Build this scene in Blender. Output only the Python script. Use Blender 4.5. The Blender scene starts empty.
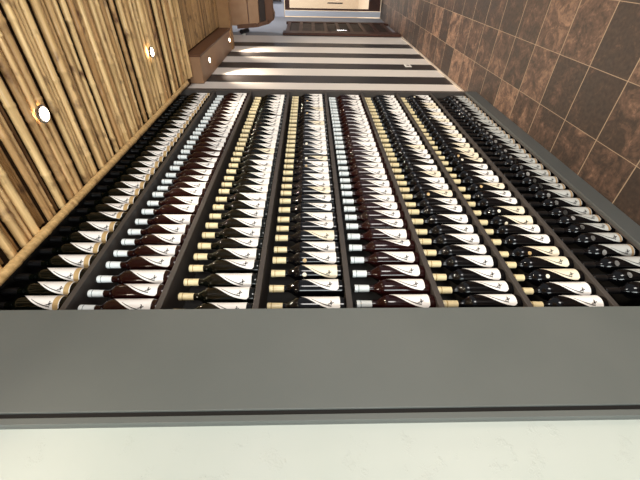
import bpy, math, random
from mathutils import Vector, Matrix
random.seed(7)
PI = math.pi
S = bpy.context.scene
COL = S.collection

# ------------------------------------------------------------------ helpers
class MB:
    """collects vertices and faces, links them as one mesh object"""
    def __init__(self): self.v = []; self.f = []; self.m = []
    def quad(self, pts, mi=0):
        b = len(self.v); self.v += [tuple(p) for p in pts]; self.f.append(tuple(range(b, b+len(pts)))); self.m.append(mi)
    def box(self, x0, x1, y0, y1, z0, z1, mi=0):
        b = len(self.v)
        self.v += [(x0,y0,z0),(x1,y0,z0),(x1,y1,z0),(x0,y1,z0),(x0,y0,z1),(x1,y0,z1),(x1,y1,z1),(x0,y1,z1)]
        for q in ((0,3,2,1),(4,5,6,7),(0,1,5,4),(1,2,6,5),(2,3,7,6),(3,0,4,7)):
            self.f.append(tuple(b+i for i in q)); self.m.append(mi)
        return self
    def lathe(self, prof, n=20, mi=0, c=(0,0,0), axis='z', caps=True):
        b = len(self.v)
        for r, z in prof:
            for k in range(n):
                a = 2*PI*k/n
                p = (r*math.cos(a), r*math.sin(a), z)
                if axis == 'y': p = (p[0], p[2], -p[1])
                if axis == 'x': p = (p[2], p[0], p[1])
                self.v.append((p[0]+c[0], p[1]+c[1], p[2]+c[2]))
        for i in range(len(prof)-1):
            for k in range(n):
                k2 = (k+1) % n
                self.f.append((b+i*n+k, b+i*n+k2, b+(i+1)*n+k2, b+(i+1)*n+k)); self.m.append(mi)
        if caps:
            self.f.append(tuple(b+k for k in reversed(range(n)))); self.m.append(mi)
            self.f.append(tuple(b+(len(prof)-1)*n+k for k in range(n))); self.m.append(mi)
        return self
    def tube(self, pts, rads, n=9, mi=0):
        b = len(self.v)
        d = (Vector(pts[-1])-Vector(pts[0])).normalized()
        s = d.cross(Vector((0,0,1)))
        if s.length < .1: s = d.cross(Vector((1,0,0)))
        s.normalize(); u = s.cross(d)
        for p, r in zip(pts, rads):
            for k in range(n):
                a = 2*PI*k/n
                self.v.append(tuple(Vector(p)+s*(r*math.cos(a))+u*(r*math.sin(a))))
        for i in range(len(pts)-1):
            for k in range(n):
                k2 = (k+1) % n
                self.f.append((b+i*n+k, b+i*n+k2, b+(i+1)*n+k2, b+(i+1)*n+k)); self.m.append(mi)
        self.f.append(tuple(b+k for k in reversed(range(n)))); self.m.append(mi)
        self.f.append(tuple(b+(len(pts)-1)*n+k for k in range(n))); self.m.append(mi)
        return self
    def mesh(self, name, mats, smooth=False):
        me = bpy.data.meshes.new(name)
        me.from_pydata(self.v, [], self.f)
        if not isinstance(mats, (list, tuple)): mats = [mats]
        for m in mats: me.materials.append(m)
        me.polygons.foreach_set('material_index', self.m)
        if smooth:
            me.polygons.foreach_set('use_smooth', [True]*len(self.f))
            try: me.set_sharp_from_angle(angle=math.radians(40))
            except Exception: pass
        me.update()
        return me
    def build(self, name, mats, parent=None, smooth=False, bevel=0):
        o = link(name, self.mesh(name, mats, smooth), parent)
        if bevel:
            md = o.modifiers.new('bevel', 'BEVEL'); md.width = bevel; md.segments = 2; md.limit_method = 'ANGLE'
        return o

def link(name, data, parent=None):
    o = bpy.data.objects.new(name, data); COL.objects.link(o)
    if parent: o.parent = parent
    return o
def tag(o, label=None, cat=None, group=None, kind=None):
    if label: o['label'] = label
    if cat: o['category'] = cat
    if group: o['group'] = group
    if kind: o['kind'] = kind
    return o
def empty(name, loc, label, cat, group=None):
    o = link(name, None); o.location = loc; o.empty_display_size = .1
    return tag(o, label, cat, group)

# ------------------------------------------------------------------ materials
def lin(c):
    return tuple(((x/255)/12.92 if x/255 <= .04045 else ((x/255+.055)/1.055)**2.4) for x in c) + (1,)
def mat(name, col, rough=.5, spec=.5, metal=0, coat=0, noise=None, bump=0, bscale=60, emit=None, estr=0, flake=False):
    m = bpy.data.materials.new(name); m.use_nodes = True
    nt = m.node_tree; P = nt.nodes['Principled BSDF']
    P.inputs['Base Color'].default_value = lin(col)
    P.inputs['Roughness'].default_value = rough
    P.inputs['Specular IOR Level'].default_value = spec
    P.inputs['Metallic'].default_value = metal
    P.inputs['Coat Weight'].default_value = coat
    tc = nt.nodes.new('ShaderNodeTexCoord')
    if noise:
        n = nt.nodes.new('ShaderNodeTexNoise'); n.inputs['Scale'].default_value = noise[1]; n.inputs['Detail'].default_value = 4
        nt.links.new(tc.outputs['Object'], n.inputs['Vector'])
        r = nt.nodes.new('ShaderNodeValToRGB')
        r.color_ramp.elements[0].position = .3; r.color_ramp.elements[0].color = lin(col)
        r.color_ramp.elements[1].position = .75; r.color_ramp.elements[1].color = lin(noise[0])
        nt.links.new(n.outputs['Fac'], r.inputs['Fac']); nt.links.new(r.outputs['Color'], P.inputs['Base Color'])
    if bump:
        n = nt.nodes.new('ShaderNodeTexNoise'); n.inputs['Scale'].default_value = bscale; n.inputs['Detail'].default_value = 5
        nt.links.new(tc.outputs['Object'], n.inputs['Vector'])
        b = nt.nodes.new('ShaderNodeBump'); b.inputs['Strength'].default_value = bump; b.inputs['Distance'].default_value = .01
        src = n.outputs['Fac']
        if flake:      # plaster: mostly smooth with a few raised flakes
            rp = nt.nodes.new('ShaderNodeValToRGB'); rp.color_ramp.elements[0].position = .57; rp.color_ramp.elements[1].position = .66
            n.inputs['Detail'].default_value = 9; n.inputs['Roughness'].default_value = .7
            nt.links.new(src, rp.inputs['Fac']); src = rp.outputs['Color']
        nt.links.new(src, b.inputs['Height']); nt.links.new(b.outputs['Normal'], P.inputs['Normal'])
    if emit:
        P.inputs['Emission Color'].default_value = lin(emit); P.inputs['Emission Strength'].default_value = estr
    return m

def bamboo_mat(name, light, dark, brown):
    m = bpy.data.materials.new(name); m.use_nodes = True
    nt = m.node_tree; N = nt.nodes; L = nt.links; P = N['Principled BSDF']
    tc = N.new('ShaderNodeTexCoord'); geo = N.new('ShaderNodeNewGeometry')
    mp = N.new('ShaderNodeMapping'); mp.inputs['Scale'].default_value = (60, 2.2, 60)
    L.new(tc.outputs['Object'], mp.inputs['Vector'])
    n = N.new('ShaderNodeTexNoise'); n.inputs['Scale'].default_value = 1; n.inputs['Detail'].default_value = 5
    L.new(mp.outputs['Vector'], n.inputs['Vector'])
    mp2 = N.new('ShaderNodeMapping'); mp2.inputs['Scale'].default_value = (14, 9, 14)
    L.new(tc.outputs['Object'], mp2.inputs['Vector'])
    n2 = N.new('ShaderNodeTexNoise'); n2.inputs['Scale'].default_value = 1; n2.inputs['Detail'].default_value = 6
    L.new(mp2.outputs['Vector'], n2.inputs['Vector'])
    r1 = N.new('ShaderNodeValToRGB')           # one tone per cane
    r1.color_ramp.elements[0].color = lin(dark); r1.color_ramp.elements[1].color = lin(light)
    r1.color_ramp.elements[0].position = 0; r1.color_ramp.elements[1].position = .75
    L.new(geo.outputs['Random Per Island'], r1.inputs['Fac'])
    r2 = N.new('ShaderNodeValToRGB'); r2.color_ramp.elements[0].position = .35; r2.color_ramp.elements[1].position = .7
    r2.color_ramp.elements[0].color = (.5,.45,.38,1); r2.color_ramp.elements[1].color = (1,1,1,1)
    L.new(n.outputs['Fac'], r2.inputs['Fac'])
    mx = N.new('ShaderNodeMix'); mx.data_type = 'RGBA'; mx.blend_type = 'MULTIPLY'; mx.inputs[0].default_value = .8
    L.new(r1.outputs['Color'], mx.inputs[6]); L.new(r2.outputs['Color'], mx.inputs[7])
    r3 = N.new('ShaderNodeValToRGB'); r3.color_ramp.elements[0].position = .57; r3.color_ramp.elements[1].position = .72
    L.new(n2.outputs['Fac'], r3.inputs['Fac'])
    mx2 = N.new('ShaderNodeMix'); mx2.data_type = 'RGBA'
    L.new(r3.outputs['Color'], mx2.inputs[0]); L.new(mx.outputs[2], mx2.inputs[6]); mx2.inputs[7].default_value = lin(brown)
    L.new(mx2.outputs[2], P.inputs['Base Color'])
    P.inputs['Roughness'].default_value = .42
    return m

def tile_mat():
    m = bpy.data.materials.new('slate_tile'); m.use_nodes = True
    nt = m.node_tree; N = nt.nodes; L = nt.links; P = N['Principled BSDF']
    tc = N.new('ShaderNodeTexCoord')
    T = .3085
    mp = N.new('ShaderNodeMapping'); mp.inputs['Location'].default_value = (-3.682/T, -.771/T, 0); mp.inputs['Scale'].default_value = (1/T, 1/T, 1)
    L.new(tc.outputs['Object'], mp.inputs['Vector'])
    fl = N.new('ShaderNodeVectorMath'); fl.operation = 'FLOOR'; L.new(mp.outputs['Vector'], fl.inputs[0])
    fr = N.new('ShaderNodeVectorMath'); fr.operation = 'FRACTION'; L.new(mp.outputs['Vector'], fr.inputs[0])
    wn = N.new('ShaderNodeTexWhiteNoise'); wn.noise_dimensions = '2D'; L.new(fl.outputs[0], wn.inputs['Vector'])
    # each tile samples its own patch of noise
    sc = N.new('ShaderNodeVectorMath'); sc.operation = 'SCALE'; sc.inputs['Scale'].default_value = 40; L.new(wn.outputs['Color'], sc.inputs[0])
    ad = N.new('ShaderNodeVectorMath'); ad.operation = 'ADD'; L.new(sc.outputs[0], ad.inputs[0]); L.new(tc.outputs['Object'], ad.inputs[1])
    n1 = N.new('ShaderNodeTexNoise'); n1.inputs['Scale'].default_value = 9; n1.inputs['Detail'].default_value = 9; n1.inputs['Roughness'].default_value = .72
    n1.inputs['Distortion'].default_value = .6
    L.new(ad.outputs[0], n1.inputs['Vector'])
    sh = N.new('ShaderNodeMath'); sh.operation = 'MULTIPLY_ADD'; sh.inputs[1].default_value = .27; L.new(wn.outputs['Value'], sh.inputs[0]); L.new(n1.outputs['Fac'], sh.inputs[2])
    r = N.new('ShaderNodeValToRGB'); e = r.color_ramp.elements
    e[0].position = .42; e[0].color = lin((52,43,38)); e[1].position = .90; e[1].color = lin((146,116,96))
    a = e.new(.58); a.color = lin((59,47,40)); a = e.new(.70); a.color = lin((88,68,57))
    L.new(sh.outputs[0], r.inputs['Fac'])
    n2 = N.new('ShaderNodeTexNoise'); n2.inputs['Scale'].default_value = 45; n2.inputs['Detail'].default_value = 6; L.new(tc.outputs['Object'], n2.inputs['Vector'])
    r2 = N.new('ShaderNodeValToRGB'); r2.color_ramp.elements[0].color = (.55,.55,.55,1); r2.color_ramp.elements[1].color = (1.4,1.36,1.3,1)
    r2.color_ramp.elements[0].position = .3; r2.color_ramp.elements[1].position = .7
    L.new(n2.outputs['Fac'], r2.inputs['Fac'])
    mm = N.new('ShaderNodeMix'); mm.data_type = 'RGBA'; mm.blend_type = 'MULTIPLY'; mm.inputs[0].default_value = .75
    L.new(r.outputs['Color'], mm.inputs[6]); L.new(r2.outputs['Color'], mm.inputs[7])
    # grout mask
    sx = N.new('ShaderNodeSeparateXYZ'); L.new(fr.outputs[0], sx.inputs[0])
    def edge(out, th):
        s1 = N.new('ShaderNodeMath'); s1.operation = 'SUBTRACT'; s1.inputs[1].default_value = .5; L.new(out, s1.inputs[0])
        s2 = N.new('ShaderNodeMath'); s2.operation = 'ABSOLUTE'; L.new(s1.outputs[0], s2.inputs[0])
        s3 = N.new('ShaderNodeMath'); s3.operation = 'GREATER_THAN'; s3.inputs[1].default_value = th; L.new(s2.outputs[0], s3.inputs[0])
        return s3.outputs[0]
    mxm = N.new('ShaderNodeMath'); mxm.operation = 'MAXIMUM'; L.new(edge(sx.outputs['X'], .4895), mxm.inputs[0]); L.new(edge(sx.outputs['Y'], .4945), mxm.inputs[1])
    g = N.new('ShaderNodeMix'); g.data_type = 'RGBA'; L.new(mxm.outputs[0], g.inputs[0]); L.new(mm.outputs[2], g.inputs[6]); g.inputs[7].default_value = lin((152,132,110))
    L.new(g.outputs[2], P.inputs['Base Color'])
    rr = N.new('ShaderNodeMapRange'); rr.inputs['To Min'].default_value = .42; rr.inputs['To Max'].default_value = .6; P.inputs['Specular IOR Level'].default_value = .35
    L.new(n1.outputs['Fac'], rr.inputs['Value']); L.new(rr.outputs[0], P.inputs['Roughness'])
    b = N.new('ShaderNodeBump'); b.inputs['Strength'].default_value = .25; b.inputs['Distance'].default_value = .004
    L.new(n1.outputs['Fac'], b.inputs['Height']); L.new(b.outputs['Normal'], P.inputs['Normal'])
    return m

def stripe_mat():
    m = bpy.data.materials.new('striped_paint'); m.use_nodes = True
    nt = m.node_tree; N = nt.nodes; L = nt.links; P = N['Principled BSDF']
    tc = N.new('ShaderNodeTexCoord'); sx = N.new('ShaderNodeSeparateXYZ'); L.new(tc.outputs['Object'], sx.inputs[0])
    nz = N.new('ShaderNodeTexNoise'); nz.inputs['Scale'].default_value = 3; L.new(tc.outputs['Object'], nz.inputs['Vector'])
    w = N.new('ShaderNodeMath'); w.operation = 'MULTIPLY_ADD'; w.inputs[1].default_value = .012; L.new(nz.outputs['Fac'], w.inputs[0]); L.new(sx.outputs['X'], w.inputs[2])
    mr = N.new('ShaderNodeMapRange'); mr.inputs['From Min'].default_value = 3.5; mr.inputs['From Max'].default_value = 7.0
    L.new(w.outputs[0], mr.inputs['Value'])
    r = N.new('ShaderNodeValToRGB'); r.color_ramp.interpolation = 'CONSTANT'
    xs = [4.02, 4.316, 4.635, 4.926, 5.255, 5.537, 5.957, 6.0, 6.252]
    xs = [4.02, 4.316, 4.635, 4.926, 5.255, 5.537, 5.935, 6.252]
    Wc, Bc = lin((222,215,208)), lin((40,36,36))
    r.color_ramp.elements[0].color = Wc; r.color_ramp.elements[0].position = 0
    cur = Bc
    for i, x in enumerate(xs):
        p = (x+.006-3.5)/3.5
        if i == 0: e = r.color_ramp.elements[1]; e.position = p
        else: e = r.color_ramp.elements.new(p)
        e.color = cur; cur = Wc if cur == Bc else Bc
    L.new(mr.outputs[0], r.inputs['Fac']); L.new(r.outputs['Color'], P.inputs['Base Color'])
    P.inputs['Roughness'].default_value = .45
    return m

M = {}
M['grey_paint'] = mat('grey_paint', (94,98,95), .5, .4, noise=((100,103,100), 3), bump=.04, bscale=200)
M['base_grey_shaded'] = mat('base_grey_shaded', (70,72,71), .5, .4, noise=((75,77,76), 3))  # panel grey darkened to stand for the low light on the base board
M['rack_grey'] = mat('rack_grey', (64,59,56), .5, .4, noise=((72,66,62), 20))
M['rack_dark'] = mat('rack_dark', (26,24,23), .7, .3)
M['white_wall'] = mat('white_wall', (180,187,180), .6, .3, noise=((188,193,187), 2.5), bump=.22, bscale=13, flake=True)
M['tile'] = tile_mat()
M['stripe'] = stripe_mat()
M['bamboo'] = bamboo_mat('bamboo', (255,218,158), (214,168,114), (112,74,48))
M['bamboo_thin'] = bamboo_mat('bamboo_thin', (214,170,112), (112,78,48), (78,50,32))
M['bamboo_dark'] = bamboo_mat('bamboo_dark', (200,162,112), (124,94,62), (82,56,36))
M['bamboo_pole'] = bamboo_mat('bamboo_pole', (226,188,130), (216,178,120), (124,84,52))
M['backing'] = mat('backing', (70,50,34), .8, .2)
M['plain_ceiling'] = mat('plain_ceiling', (112,98,90), .8, .2)
M['soffit'] = mat('soffit', (160,124,92), .45, .5, noise=((142,108,80), 5))
M['fascia'] = mat('fascia', (98,64,42), .5, .4)
M['wood_light'] = mat('wood_light', (202,160,124), .45, .4, noise=((186,142,106), 6))
M['wood_brown'] = mat('wood_brown', (124,86,62), .5, .4, noise=((108,70,48), 8))
M['wood_dark'] = mat('wood_dark', (74,44,34), .5, .3, noise=((56,33,26), 12))
M['beam_wood'] = mat('beam_wood', (158,120,78), .5, .4, noise=((138,102,66), 9))
M['dark_slot'] = mat('dark_slot', (60,46,40), .6)
M['pane_dark'] = mat('pane_dark', (46,35,31), .6, .2)
M['far_grey'] = mat('far_grey', (150,152,158), .7, .2)
M['end_wall'] = mat('end_wall', (186,190,202), .7, .2)
M['white_frame'] = mat('white_frame', (206,212,224), .4, .5)
M['baseboard'] = mat('baseboard', (196,182,166), .4, .5)
M['black'] = mat('black_plastic', (24,24,26), .35, .5)
M['white_plastic'] = mat('white_plastic', (228,226,220), .35, .5)
M['chrome'] = mat('chrome', (200,200,200), .2, .5, 1)
M['bulb'] = mat('bulb', (255,240,215), .3, .5, emit=(255,236,205), estr=14)
M['pavement'] = mat('pavement', (205,185,160), .8)
M['facade'] = mat('facade', (226,206,180), .8)
M['glass_rose'] = mat('glass_rose', (28,6,6), .06, .35)
M['glass_green'] = mat('glass_green', (5,7,4), .05, .35)
M['glass_black'] = mat('glass_black', (5,5,7), .05, .35)
M['cap_white'] = mat('capsule_white', (224,230,230), .35, .5)
M['cap_cream'] = mat('capsule_cream', (226,208,164), .35, .5)
M['cap_black'] = mat('capsule_black', (14,13,14), .3, .5)
M['cap_ring_grey'] = mat('capsule_ring_grey', (128,138,140), .35, .5)
M['cap_ring_gold'] = mat('capsule_ring_gold', (160,128,72), .35, .5)
M['paper_white'] = mat('paper_white', (240,236,232), .55, .3)
M['paper_grey'] = mat('paper_grey', (178,179,176), .45, .4)
M['paper_cream'] = mat('paper_cream', (236,224,200), .55, .3)
M['ink'] = mat('ink', (34,30,30), .6)
M['ink_pale'] = mat('ink_pale', (150,128,120), .6)
M['gold'] = mat('gold_band', (186,156,108), .4, .5)
M['bronze'] = mat('bronze_band', (150,124,92), .4, .5)
M['medal_white'] = mat('medal_white', (238,228,206), .4, .5)
M['medal_gold'] = mat('medal_gold', (190,160,112), .4, .5)
M['medal_grey'] = mat('medal_grey', (140,138,136), .4, .5)
m = bpy.data.materials.new('clear_glass'); m.use_nodes = True
P = m.node_tree.nodes['Principled BSDF']; P.inputs['Transmission Weight'].default_value = 1; P.inputs['Roughness'].default_value = .02; P.inputs['IOR'].default_value = 1.05
M['glass'] = m

# ------------------------------------------------------------------ setting
def struct(o): o['kind'] = 'structure'; return o
struct(MB().box(-3.2, 9.32, -4.2, 1.25, -.06, 0).build('floor', M['tile']))
struct(MB().box(-3.2, .444, 1.03, 1.25, 0, 2.9).build('wall_left', M['white_wall']))
struct(MB().box(3.53, 6.85, 1.075, 1.25, 0, 3.09).build('wall_left.001', M['stripe']))
struct(MB().box(6.85, 9.3, 1.085, 1.25, 0, 3.1).build('wall_left.002', M['far_grey']))
struct(MB().box(3.53, 6.85, 1.058, 1.0745, 0, .022).build('baseboard_left', M['baseboard'], bevel=.003))

# bamboo ceiling over the rack
def canes(x0, x1, y0, Y1, ztop, big=True, seed=1):
    rnd = random.Random(seed); mb = MB(); x = x0
    while x < x1:
        if big: r = rnd.uniform(.0125,.0205) if rnd.random() < .38 else rnd.uniform(.005,.0085)
        else: r = rnd.uniform(.005,.010)
        if x+2*r > x1: break
        xc = x+r; n = 15; nodes = rnd.uniform(.22,.42); ph = rnd.uniform(0,nodes)
        sk = rnd.uniform(-.006,.006) if big else 0
        pts, rads = [], []
        zc = ztop - r - (rnd.uniform(.010,.020) if r > .012 else rnd.uniform(0,.006) if big else 0)
        y1 = Y1
        ys = [y0+(y1-y0)*i/n for i in range(n+1)]
        ks = []; yy = y0+ph
        while yy < y1-.03: ks.append(yy); yy += nodes*rnd.uniform(.9,1.1)
        ys = sorted(ys + [k+d for k in ks for d in (-.012,-.004,.004,.012)])
        tap = rnd.uniform(-.12,.12)
        for y in ys:
            f = (y-y0)/(y1-y0)
            bump = 1.0
            for k in ks:
                if abs(y-k) < .006: bump = 1.13
            pts.append((xc+sk*(f-.5)*2+.003*math.sin(f*6+x*9)*(1 if big else .3), y, zc)); rads.append(r*(1+tap*(f-.5))*bump)
        mb.tube(pts, rads, 9, 1 if big and r < .012 else 0)
        x += 2*r + (rnd.uniform(.001,.010) if big else rnd.uniform(0,.003))
    return mb
struct(MB().box(-1.6, 3.935, -2.6, 1.2, 2.835, 2.90).build('ceiling', M['backing']))
struct(canes(-1.6, 3.93, -2.6, .985, 2.834, True, 3).build('ceiling.001', [M['bamboo'], M['bamboo_thin']], smooth=True))
# ceiling further on
struct(MB().box(3.94, 5.66, -2.6, 1.07, 2.85, 2.90).build('ceiling.003', M['backing']))
struct(canes(3.96, 5.65, -2.6, .785, 2.849, False, 5).build('ceiling.004', M['bamboo_dark'], smooth=True))
struct(MB().box(5.66, 5.79, -2.6, 1.07, 2.685, 2.95).build('trim_1', M['beam_wood'], bevel=.004))
struct(MB().box(5.70, 9.5, -2.6, 1.25, 3.1, 3.16).build('ceiling.005', M['plain_ceiling']))
# soffit along the striped wall
struct(MB().box(3.94, 5.655, .82, 1.07, 2.70, 2.8495).build('soffit_left', M['soffit']))
struct(MB().box(3.94, 5.655, .80, .819, 2.69, 2.8495).build('trim_2', M['fascia'], bevel=.003))
# end wall with glazed door opening (opening Y -0.15 .. 0.95)
e = MB(); e.box(9.3, 9.5, 1.21, 1.25, 0, 3.1); e.box(9.3, 9.5, -4.2, -.35, 0, 3.1); e.box(9.3, 9.5, -.35, 1.21, 2.16, 3.1)
struct(e.build('wall_far', M['end_wall']))
struct(MB().box(9.18, 9.3, 1.09, 1.205, 0, 2.14).build('trim_3', M['white_frame'], bevel=.006))
struct(MB().box(9.24, 9.3, .962, 1.062, 0.015, 2.14).build('trim_4', M['white_frame'], bevel=.006))
d = MB(); d.box(9.36,9.41,.925,.96,0.01,2.14); d.box(9.36,9.41,-.34,-.24,0.01,2.14); d.box(9.36,9.41,-.24,.925,.01,.27); d.box(9.36,9.41,-.24,.925,2.04,2.14)
dr = struct(d.build('door_1', M['wood_dark']))
MB().box(9.38,9.39,-.24,.925,.27,2.04).build('door_pane', M['glass'], dr)
h = MB(); h.tube([(9.33,.815,.86),(9.33,.815,1.2)], [.012,.012], 8); h.box(9.33,9.36,.805,.825,.9,.92); h.box(9.33,9.36,.805,.825,1.14,1.16)
h.build('door_handle', M['black'], dr)
# street outside the door
struct(MB().box(9.5, 16, -5, 6, -.1, -.02).build('ground_outside', M['pavement']))
b = MB().box(14, 14.3, -5, 6, -.02, 5).build('building', M['facade'])
tag(b, 'pale sunlit building seen across the street through the far glass door', 'building')

# ------------------------------------------------------------------ wine rack
rack = empty('wine_rack', (2.15, 1.1, 0), 'tall grey wooden wine rack of eight shelves full of bottles, built into the wall', 'wine rack')
OFF = Vector((2.15, 1.1, 0))
def part(mb, name, m, parent=rack, **k):
    mb.v = [(x-OFF.x, y-OFF.y, z-OFF.z) for x, y, z in mb.v]
    return mb.build(name, m, parent, **k)
X0, X1, YB = .841, 3.47, 1.20
SH = [2.483, 2.143, 1.789, 1.440, 1.096, .760, .430, .083]
pn = part(MB().box(.475, X0, 1.0, 1.009, 0, 2.83), 'side_panel', M['grey_paint'], bevel=.002)
tag(pn, 'wide smooth grey panel at the near end')
part(MB().box(.444, .81, 1.0205, 1.04, 0, 2.83), 'backing_board', M['grey_paint'])
part(MB().box(.444, .4615, 1.003, 1.020, 0, 2.83), 'edge_strip', M['grey_paint'], bevel=.001)
part(MB().box(.462, .4745, 1.007, 1.020, 0, 2.83), 'groove_shade', M['rack_dark'])  # dark filler strip standing in for shade inside the seam
part(MB().box(.4755, .81, 1.0095, 1.020, 0, 2.83), 'batten', M['grey_paint'])
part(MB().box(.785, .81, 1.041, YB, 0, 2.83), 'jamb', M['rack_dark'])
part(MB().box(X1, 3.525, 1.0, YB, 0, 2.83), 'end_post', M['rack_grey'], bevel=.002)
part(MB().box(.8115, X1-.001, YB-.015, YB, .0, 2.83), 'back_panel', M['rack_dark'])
for k, z in enumerate(SH[:-1]):
    part(MB().box(.8115, X1-.001, 1.0092, YB-.016, z-.010, z+.012), 'shelf', M['rack_grey'], bevel=.0015)
part(MB().box(.8115, X1-.001, 1.012, YB-.016, .063, .083), 'shelf', M['rack_grey'])
part(MB().box(.843, X1-.001, .985, 1.008, 0, .105), 'base_board', M['base_grey_shaded'], bevel=.004)
part(MB().box(.843, X1-.001, 1.001, 1.008, .105, .108), 'lip', M['rack_grey'])
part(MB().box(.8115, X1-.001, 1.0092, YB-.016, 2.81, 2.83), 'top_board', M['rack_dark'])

# bamboo pole along the ceiling edge
pts, rads = [], []
y = .85
rnd = random.Random(11); nodes = []; x = -1.5
while x < 3.58: nodes.append(x); x += rnd.uniform(.20,.30)
xs = sorted([-1.6+.1*i for i in range(53)] + [n+dx for n in nodes for dx in (-.012,-.004,.004,.012)])
for x in xs:
    r = .0185*(1.10 if any(abs(x-n) < .006 for n in nodes) else 1)
    pts.append((x, 0, .003*math.sin(x*2.3))); rads.append(r)
o = MB().tube(pts, rads, 14).build('bamboo_pole', M['bamboo_pole'], smooth=True); o.location = (0, .975, 2.762)
tag(o, 'single long bamboo pole edging the bamboo ceiling, beside the wine rack', 'bamboo pole')

# ------------------------------------------------------------------ bottles
BR = .0368
def surf(a, z, lift):      # a = arc length from the front, + towards +X
    th = a/BR; r = BR+lift
    return (r*math.sin(th), -r*math.cos(th), z)
LZ0, LZ1 = .024, .174
def left_edge(t):
    a = .031 - .070*(1-t**2.0)
    if t < .10: a += .010*(1-math.sqrt(max(0, 1-(1-t/.10)**2)))
    return a
def label_mesh(paper):
    mb = MB(); n = 22; k = 10
    def P(i, j):
        t = 1-(1-i/n)**1.0; aL = left_edge(t); a = aL+(.031-aL)*j/k
        return surf(a, LZ0+(LZ1-LZ0)*t, .0006)
    for i in range(n):
        for j in range(k):
            mb.quad([P(i,j), P(i,j+1), P(i+1,j+1), P(i+1,j)])
    return mb.mesh('label', paper, True)
def ribbon(pts, w, lift, m, name):
    mb = MB()
    for i in range(len(pts)-1):
        (a0,z0),(a1,z1) = pts[i], pts[i+1]
        w0 = w[i] if isinstance(w, list) else w; w1 = w[i+1] if isinstance(w, list) else w
        dx, dz = a1-a0, z1-z0; L = math.hypot(dx,dz) or 1; nx, nz = -dz/L, dx/L
        mb.quad([surf(a0-nx*w0,z0-nz*w0,lift), surf(a1-nx*w1,z1-nz*w1,lift), surf(a1+nx*w1,z1+nz*w1,lift), surf(a0+nx*w0,z0+nz*w0,lift)])
    return mb
def emblem_mesh():
    c = []
    for i in range(11):
        t = .72-.05*i; c.append((left_edge(t)+.0075+.0003*i, LZ0+(LZ1-LZ0)*t))
    mb = ribbon(c, [.0008+.00012*i for i in range(11)], .0016, None, 'emblem')
    zc = LZ0+.034
    for s in ([(-.018,zc+.012),(-.0165,zc+.004),(-.0145,zc-.003),(-.011,zc-.009)], [(-.0205,zc-.001),(-.0155,zc+.001),(-.010,zc+.003)], [(-.0145,zc+.001),(-.009,zc-.002),(-.004,zc+.002)]):
        m2 = ribbon(s, .0015, .0019, None, 'e'); b = len(mb.v); mb.v += m2.v; mb.f += [tuple(b+i for i in f) for f in m2.f]; mb.m += m2.m
    return mb.mesh('emblem', M['ink'])
def lettering_mesh():
    mb = MB(); rnd = random.Random(4); z = LZ0+.022
    while z < LZ0+.108:
        l = rnd.uniform(.003,.0055)
        mb.quad([surf(.0215,z,.001), surf(.0245,z,.001), surf(.0245,z+l,.001), surf(.0215,z+l,.001)])
        z += l+.0022
    return mb.mesh('lettering', M['ink_pale'])
def disc_mesh(name, a0, z0, ra, rz, m, lift=.0014):
    mb = MB(); pts = []
    for k in range(18):
        an = 2*PI*k/18; pts.append(surf(a0+ra*math.cos(an), z0+rz*math.sin(an), lift))
    c = surf(a0, z0, lift)
    for k in range(18): mb.quad([c, pts[k], pts[(k+1)%18]])
    return mb.mesh(name, m)
def gold_band_mesh(w=.038, m='gold'):
    mb = MB(); n = 8
    for i in range(4):
        t0, t1 = .02+w*i, .02+w*(i+1)
        for j in range(n):
            def Q(t, f):
                aL = left_edge(t)+.001; return surf(aL+(.0315-aL)*f, LZ0+(LZ1-LZ0)*t, .0010)
            mb.quad([Q(t0,j/n), Q(t0,(j+1)/n), Q(t1,(j+1)/n), Q(t1,j/n)])
    return mb.mesh('gold_band', M[m])
PROF = [(.030,0),(.0345,.0015),(.0366,.006),(BR,.012),(BR,.176),(.0362,.184),(.0335,.193),(.0282,.202),(.0222,.210),(.0174,.217),(.0146,.225),(.0136,.235),(.0134,.297)]
def glass_mesh(m): return MB().lathe(PROF, 28).mesh('glass_body', m, True)
def capsule_mesh(m, ring):
    mb = MB().lathe([(.0138,.242),(.0143,.2425),(.0151,.288),(.0156,.289),(.0156,.298),(.0148,.3005),(.010,.301)], 20)
    return mb.mesh('capsule', [m, ring], True)
def rings_mesh(ring):
    mb = MB()
    mb.lathe([(.0146,.283),(.0156,.2835),(.0156,.286),(.0146,.2865)], 20, caps=False)
    return mb.mesh('capsule_ring', ring, True)
ME = dict(emblem=emblem_mesh(), lettering=lettering_mesh(), gold=gold_band_mesh(.034), gold_narrow=gold_band_mesh(.018, 'bronze'),
          lab_white=label_mesh(M['paper_white']), lab_cream=label_mesh(M['paper_cream']), lab_grey=label_mesh(M['paper_grey']),
          rose=glass_mesh(M['glass_rose']), green=glass_mesh(M['glass_green']), black=glass_mesh(M['glass_black']),
          cap_white=capsule_mesh(M['cap_white'], M['cap_ring_grey']), cap_cream=capsule_mesh(M['cap_cream'], M['cap_ring_gold']), cap_black=capsule_mesh(M['cap_black'], M['cap_black']),
          ring_grey=rings_mesh(M['cap_ring_grey']), ring_gold=rings_mesh(M['cap_ring_gold']),
          med_white=disc_mesh('medal', -.022, .160, .0085, .0085, M['medal_white']), med_gold=disc_mesh('medal', -.024, .160, .0085, .0085, M['medal_gold']),
          med_drop=disc_mesh('medal', -.019, .166, .0125, .0105, M['medal_grey']))
def make_bottle(glass, cap, ring, band):
    r = empty('wine_bottle', (0,0,0), 'wine bottle', 'bottle')
    link('glass_body', ME[glass], r)
    c = link('capsule', ME[cap], r)
    if ring: link('capsule_ring', ME[ring], c)
    l = link('label', ME['lab_white'], r)
    link('lettering', ME['lettering'], l); link('emblem', ME['emblem'], l)
    if band: link('gold_band', ME[band], l)
    return r
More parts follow.
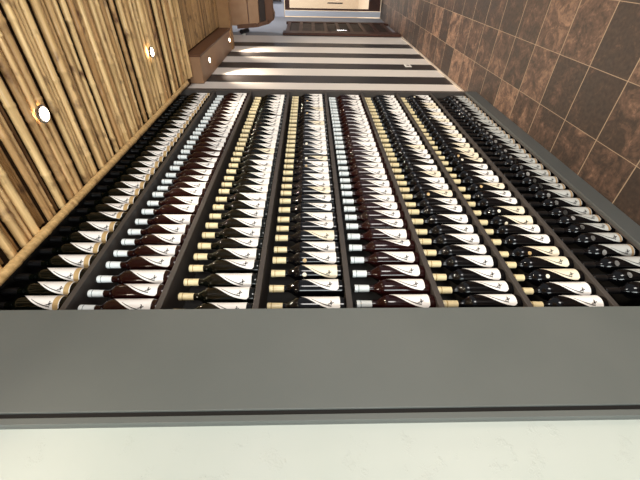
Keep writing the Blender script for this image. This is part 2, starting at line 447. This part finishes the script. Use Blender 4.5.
def copy_tree(o, parent=None):
    c = o.copy(); COL.objects.link(c); c.parent = parent
    for ch in list(o.children): copy_tree(ch, c)
    return c
ORD = 'first second third fourth fifth sixth seventh eighth ninth tenth eleventh twelfth thirteenth fourteenth fifteenth sixteenth seventeenth eighteenth nineteenth twentieth'.split()
ORD += ['twenty-'+o for o in ORD[:9]] + ['thirtieth'] + ['thirty-'+o for o in ORD[:9]]
# glass, capsule, ring, gold band, first X, last X, count, look, row, cream share, medals {index: kind}
ROWS = [
 ('green','cap_black',None,'gold',.905,3.425,33,'gold-footed dark wine bottle','row nearest the bamboo',0,{}),
 ('rose','cap_white','ring_grey',False,.888,3.432,33,'white-capped red-glass wine bottle','second row from the bamboo',0,{}),
 ('green','cap_cream','ring_gold',False,.862,3.400,33,'cream-capped dark green wine bottle','third row from the bamboo',.1,{}),
 ('black','cap_cream','ring_gold',False,.891,3.424,33,'cream-capped black wine bottle','fourth row from the bamboo',.25,{2:'med_white',3:'med_gold',14:'med_gold',15:'med_white',18:'med_white',22:'med_gold',26:'med_gold',30:'med_gold'}),
 ('rose','cap_white','ring_grey',False,.902,3.418,33,'white-capped deep red wine bottle','fourth row from the floor tiles',0,{}),
 ('black','cap_cream','ring_gold',False,.899,3.420,33,'cream-capped black wine bottle','third row from the floor tiles',.1,{10:'med_gold'}),
 ('black','cap_cream','ring_gold',False,.889,3.430,33,'cream-capped black wine bottle','second row from the floor tiles',.4,{2:'med_white',4:'med_gold',7:'med_white',8:'med_white',11:'med_gold',15:'med_white',16:'med_gold',25:'med_white',32:'med_white'}),
 ('black','cap_black',None,'gold_narrow',.965,3.425,32,'grey-labelled dark wine bottle','row nearest the floor tiles',.2,None),
]
NEAR = {2:[0,.066,.077,.085,.072], 3:[0,.082,.078,.081,.077], 4:[0,.095,.088,.080,.075,.081,.079,.075,.085,.082,.082,.077,.089,.075], 5:[0,.081,.084,.090], 6:[0,.075,.075,.080,.075], 7:[0,.076,.076,.078,.075]}
for ri, (gl, cp, rg, band, xa, xb, n, look, row, cream, med) in enumerate(ROWS):
    proto = make_bottle(gl, cp, rg, band); rnd = random.Random(100+ri)
    # spacing: measured steps near the front, slightly uneven steps further on, none closer than a bottle's width
    st = [max(.0745, s) for s in NEAR.get(ri+1, [0])[1:]]
    rest = n-1-len(st); rem = (xb-xa)-sum(st)
    w = [rnd.uniform(.9,1.1) for _ in range(rest)]; s = sum(w); w = [max(.0745, rem*a/s) for a in w]
    ex = (sum(w)-rem); fat = sum(a-.0745 for a in w)
    w = [.0745+(a-.0745)*(1-ex/fat) for a in w]
    xs = [xa]
    for q in st+w: xs.append(xs[-1]+q)
    for i, x in enumerate(xs):
        o = proto if i == 0 else copy_tree(proto)
        o.location = (x, 1.050+rnd.uniform(-.003,.003), SH[ri]+(.0121 if ri < 7 else .0001))
        o.rotation_euler = (0, 0, math.radians(rnd.gauss(-4, 9)))
        for ch in o.children:
            if ch.name.startswith('label') and ri == 7: ch.data = ME['lab_grey']
            elif ch.name.startswith('label') and rnd.random() < cream: ch.data = ME['lab_cream']
        md = 'med_drop' if med is None else med.get(i)
        extra = ''
        if md:
            link('medal', ME[md], o); extra = '' if med is None else 'medalled '
        o['label'] = f'{extra}{look}, {row}, {ORD[i]} from the grey panel'
        o['group'] = 'wine bottles in the ' + row

# ------------------------------------------------------------------ lamps
def spot(loc, label, group, watts, r=.029, ang=120, vis=True):
    o = empty('recessed_spotlight', loc, label, 'light', group)
    MB().lathe([(r,.014),(r*1.3,.010),(r*1.35,.0),(r*1.05,-.004),(r,0.004)], 24, caps=False).build('trim_ring', M['chrome'], o, smooth=True)
    MB().lathe([(r*.98,.012),(r*.96,.002),(r*.6,-.006),(.004,-.009)], 20).build('bulb', M['bulb'], o, smooth=True)
    ld = bpy.data.lights.new('spot_lamp', 'SPOT'); ld.energy = watts; ld.color = (1,.86,.68); ld.spot_size = math.radians(ang); ld.spot_blend = .8; ld.shadow_soft_size = .03
    l = link('spot_lamp', ld, o); l.location = (0,0,-.03)
    return o
G1 = 'spotlights in the bamboo ceiling'
spot((1.592,.569,2.770), 'round lit spotlight in the bamboo ceiling nearest the wide grey panel', G1, 26)
spot((2.954,.584,2.770), 'round lit spotlight in the bamboo ceiling nearest the striped wall', G1, 26)
G2 = 'spotlights in the soffit'
spot((4.29,.919,2.696), 'small lit spotlight in the brown soffit nearest the wine rack', G2, 60, .026)
spot((5.52,.927,2.696), 'small lit spotlight in the brown soffit nearest the far wooden bulkhead', G2, 60, .026)

def area(name, loc, rot, sx, sy, watts, col):
    ld = bpy.data.lights.new(name, 'AREA'); ld.shape = 'RECTANGLE'; ld.size = sx; ld.size_y = sy; ld.energy = watts; ld.color = col
    o = link(name, ld); o.location = loc; o.rotation_euler = rot; return o
for i, (x, y, wt) in enumerate([(.23,.575,9),(.23,-.9,60),(1.6,-.9,70),(3.0,-.9,60),(1.6,-2.2,60),(5.4,-.9,150)]):  # the last one is an unseen extra, added to brighten the wooden bulkhead
    spot((x,y,2.770), 'unseen round lit spotlight in the bamboo ceiling out over the room', 'spotlights over the room', wt, ang=140)
ld = bpy.data.lights.new('passage_fill', 'POINT'); ld.energy = 32; ld.color = (.93,.96,1); ld.shadow_soft_size = .1  # unseen fill without a fixture, added to brighten the far end
link('passage_fill', ld).location = (8.3,0,2.8)
# daylight from the shop window behind the camera, then an added side fill
area('window_daylight', (-3.1,-.5,1.3), (0, math.radians(-104), 0), 2.4, 1.4, 115, (.93,1,.98))
area('side_fill', (-.6,-6.0,1.2), (math.radians(112), 0, 0), 1.8, 2.4, 230, (1,.96,.9))  # unseen fill added to light the label fronts and the bamboo
area('street_daylight', (11.5,.5,4.8), (0, math.radians(25), 0), 4, 4, 330, (1,.95,.88))

# ------------------------------------------------------------------ far things
o = empty('wall_socket', (4.84,1.0745,.345), 'small white socket plate low on a dark stripe of the striped wall', 'socket')
MB().box(-.06,.06,-.008,0,-.04,.04).build('plate', M['white_plastic'], o, bevel=.003)
for dx in (-.028,.028): MB().lathe([(.017,-.0105),(.016,-.0085)], 16, axis='y').build('outlet', M['far_grey'], o)

o = empty('security_camera', (6.90,1.085,2.715), 'small black camera high on the grey wall past the striped wall', 'camera')
MB().lathe([(.035,-.03),(.035,0)], 16, axis='y').build('mount', M['white_plastic'], o, smooth=True)
MB().tube([(0,-.03,0),(0,-.045,-.01)], [.012,.012], 10).build('arm', M['black'], o)
MB().tube([(-.09,-.065,.02),(.09,-.065,-.06)], [.035,.035], 14).build('body', M['black'], o, smooth=True)
MB().tube([(.085,-.065,-.058),(.105,-.065,-.067)], [.027,.024], 14).build('lens', M['glass_black'], o, smooth=True)

dd = empty('wooden_door', (7.45,1.05,0), 'dark wooden door with stacked panes standing open against the grey wall', 'door')
x0, x1 = -.58, .78
f = MB(); f.box(x0,x0+.22,-.02,.02,.03,2.05); f.box(x1-.14,x1,-.02,.02,.03,2.05); f.build('stile', M['wood_dark'], dd, bevel=.003)
n = 8; zb, zt = .16, 1.98; ph = (zt-zb)/n
for i in range(n+1):
    z = zb+ph*i; MB().box(x0+.22,x1-.14,-.018,.018,z-.03,z+.03).build('rail', M['wood_dark'], dd)
for i in range(n):
    z = zb+ph*i; MB().box(x0+.22,x1-.14,-.006,.006,z+.03,z+ph-.03).build('pane', M['pane_dark'], dd)
MB().tube([(x0+.1,-.05,.95),(x0+.1,-.05,1.12)], [.012,.012], 8).build('door_handle', M['chrome'], dd)

hd = empty('wooden_bulkhead', (7.2,.3,2.55), 'light wooden bulkhead with a dark slot hanging across the passage by grey wall', 'bulkhead')
def hp(y1, z0, z1, name, m, xf=0, depth=.12):
    return MB().box(xf, xf+depth, -2.2, y1-.3, z0-2.55, z1-2.55).build(name, m, hd, bevel=.004)
hp(.985, 2.66, 3.095, 'board', M['wood_light'])
hp(.955, 2.47, 2.645, 'board', M['wood_light'])
hp(.93, 2.36, 2.465, 'slot', M['dark_slot'], .04, .08)
hp(.90, 2.22, 2.355, 'board', M['wood_brown'])
e = MB()
prof = [(1.03,2.86),(1.0,2.5),(.95,2.30),(.88,2.21),(.80,2.20)]
for i in range(len(prof)-1):
    (ya,za),(yb,zb2) = prof[i], prof[i+1]
    A = [(-.03,ya-.3,za-2.55),(-.03,yb-.3,zb2-2.55)]
    t = .06
    p = [(-.02,ya-.3,za-2.55),(-.02,yb-.3,zb2-2.55),(-.02,yb-.3-t,zb2-2.55+.02),(-.02,ya-.3-t,za-2.55)]
    q = [(.16,)+c[1:] for c in p]
    e.quad(p); e.quad(list(reversed(q)))
    for k in range(4): e.quad([p[k], q[k], q[(k+1)%4], p[(k+1)%4]])
e.build('end_board', M['wood_brown'], hd)

sg = empty('door_closer_box', (9.2805,.79,2.36), 'small dark box on pale wall above the far glass door', 'box')
MB().box(-.04,.02,-.16,.01,-.15,.15).build('housing', M['black'], sg, bevel=.006)
MB().box(-.044,-.04,-.14,-.01,-.13,.13).build('cover', M['dark_slot'], sg)

# ------------------------------------------------------------------ camera, world
cam = bpy.data.cameras.new('camera'); co = link('camera', cam)
cam.sensor_fit = 'HORIZONTAL'; cam.sensor_width = 36; cam.lens = 351.8/640*36; cam.clip_start = .02
yaw, pitch, roll = .6805, -.0289, -.0006
F = Vector((math.cos(yaw)*math.cos(pitch), math.sin(yaw)*math.cos(pitch), math.sin(pitch)))
R = F.cross(Vector((0,0,1))).normalized(); U = R.cross(F)
R2 = R*math.cos(roll)+U*math.sin(roll); U2 = U*math.cos(roll)-R*math.sin(roll)
# the phone was held on its side: the picture's right is the room's down
rt, up, bk = -U2, R2, -F
co.matrix_world = Matrix(((rt.x,up.x,bk.x,0),(rt.y,up.y,bk.y,0),(rt.z,up.z,bk.z,1.59),(0,0,0,1)))
S.camera = co
w = bpy.data.worlds.new('world'); S.world = w; w.use_nodes = True
bg = w.node_tree.nodes['Background']; bg.inputs['Color'].default_value = (.95,.97,1,1); bg.inputs['Strength'].default_value = .32
vs = S.view_settings; vs.view_transform = 'Standard'; vs.look = 'None'; vs.gamma = 1; vs.exposure = .55; vs.use_curve_mapping = False
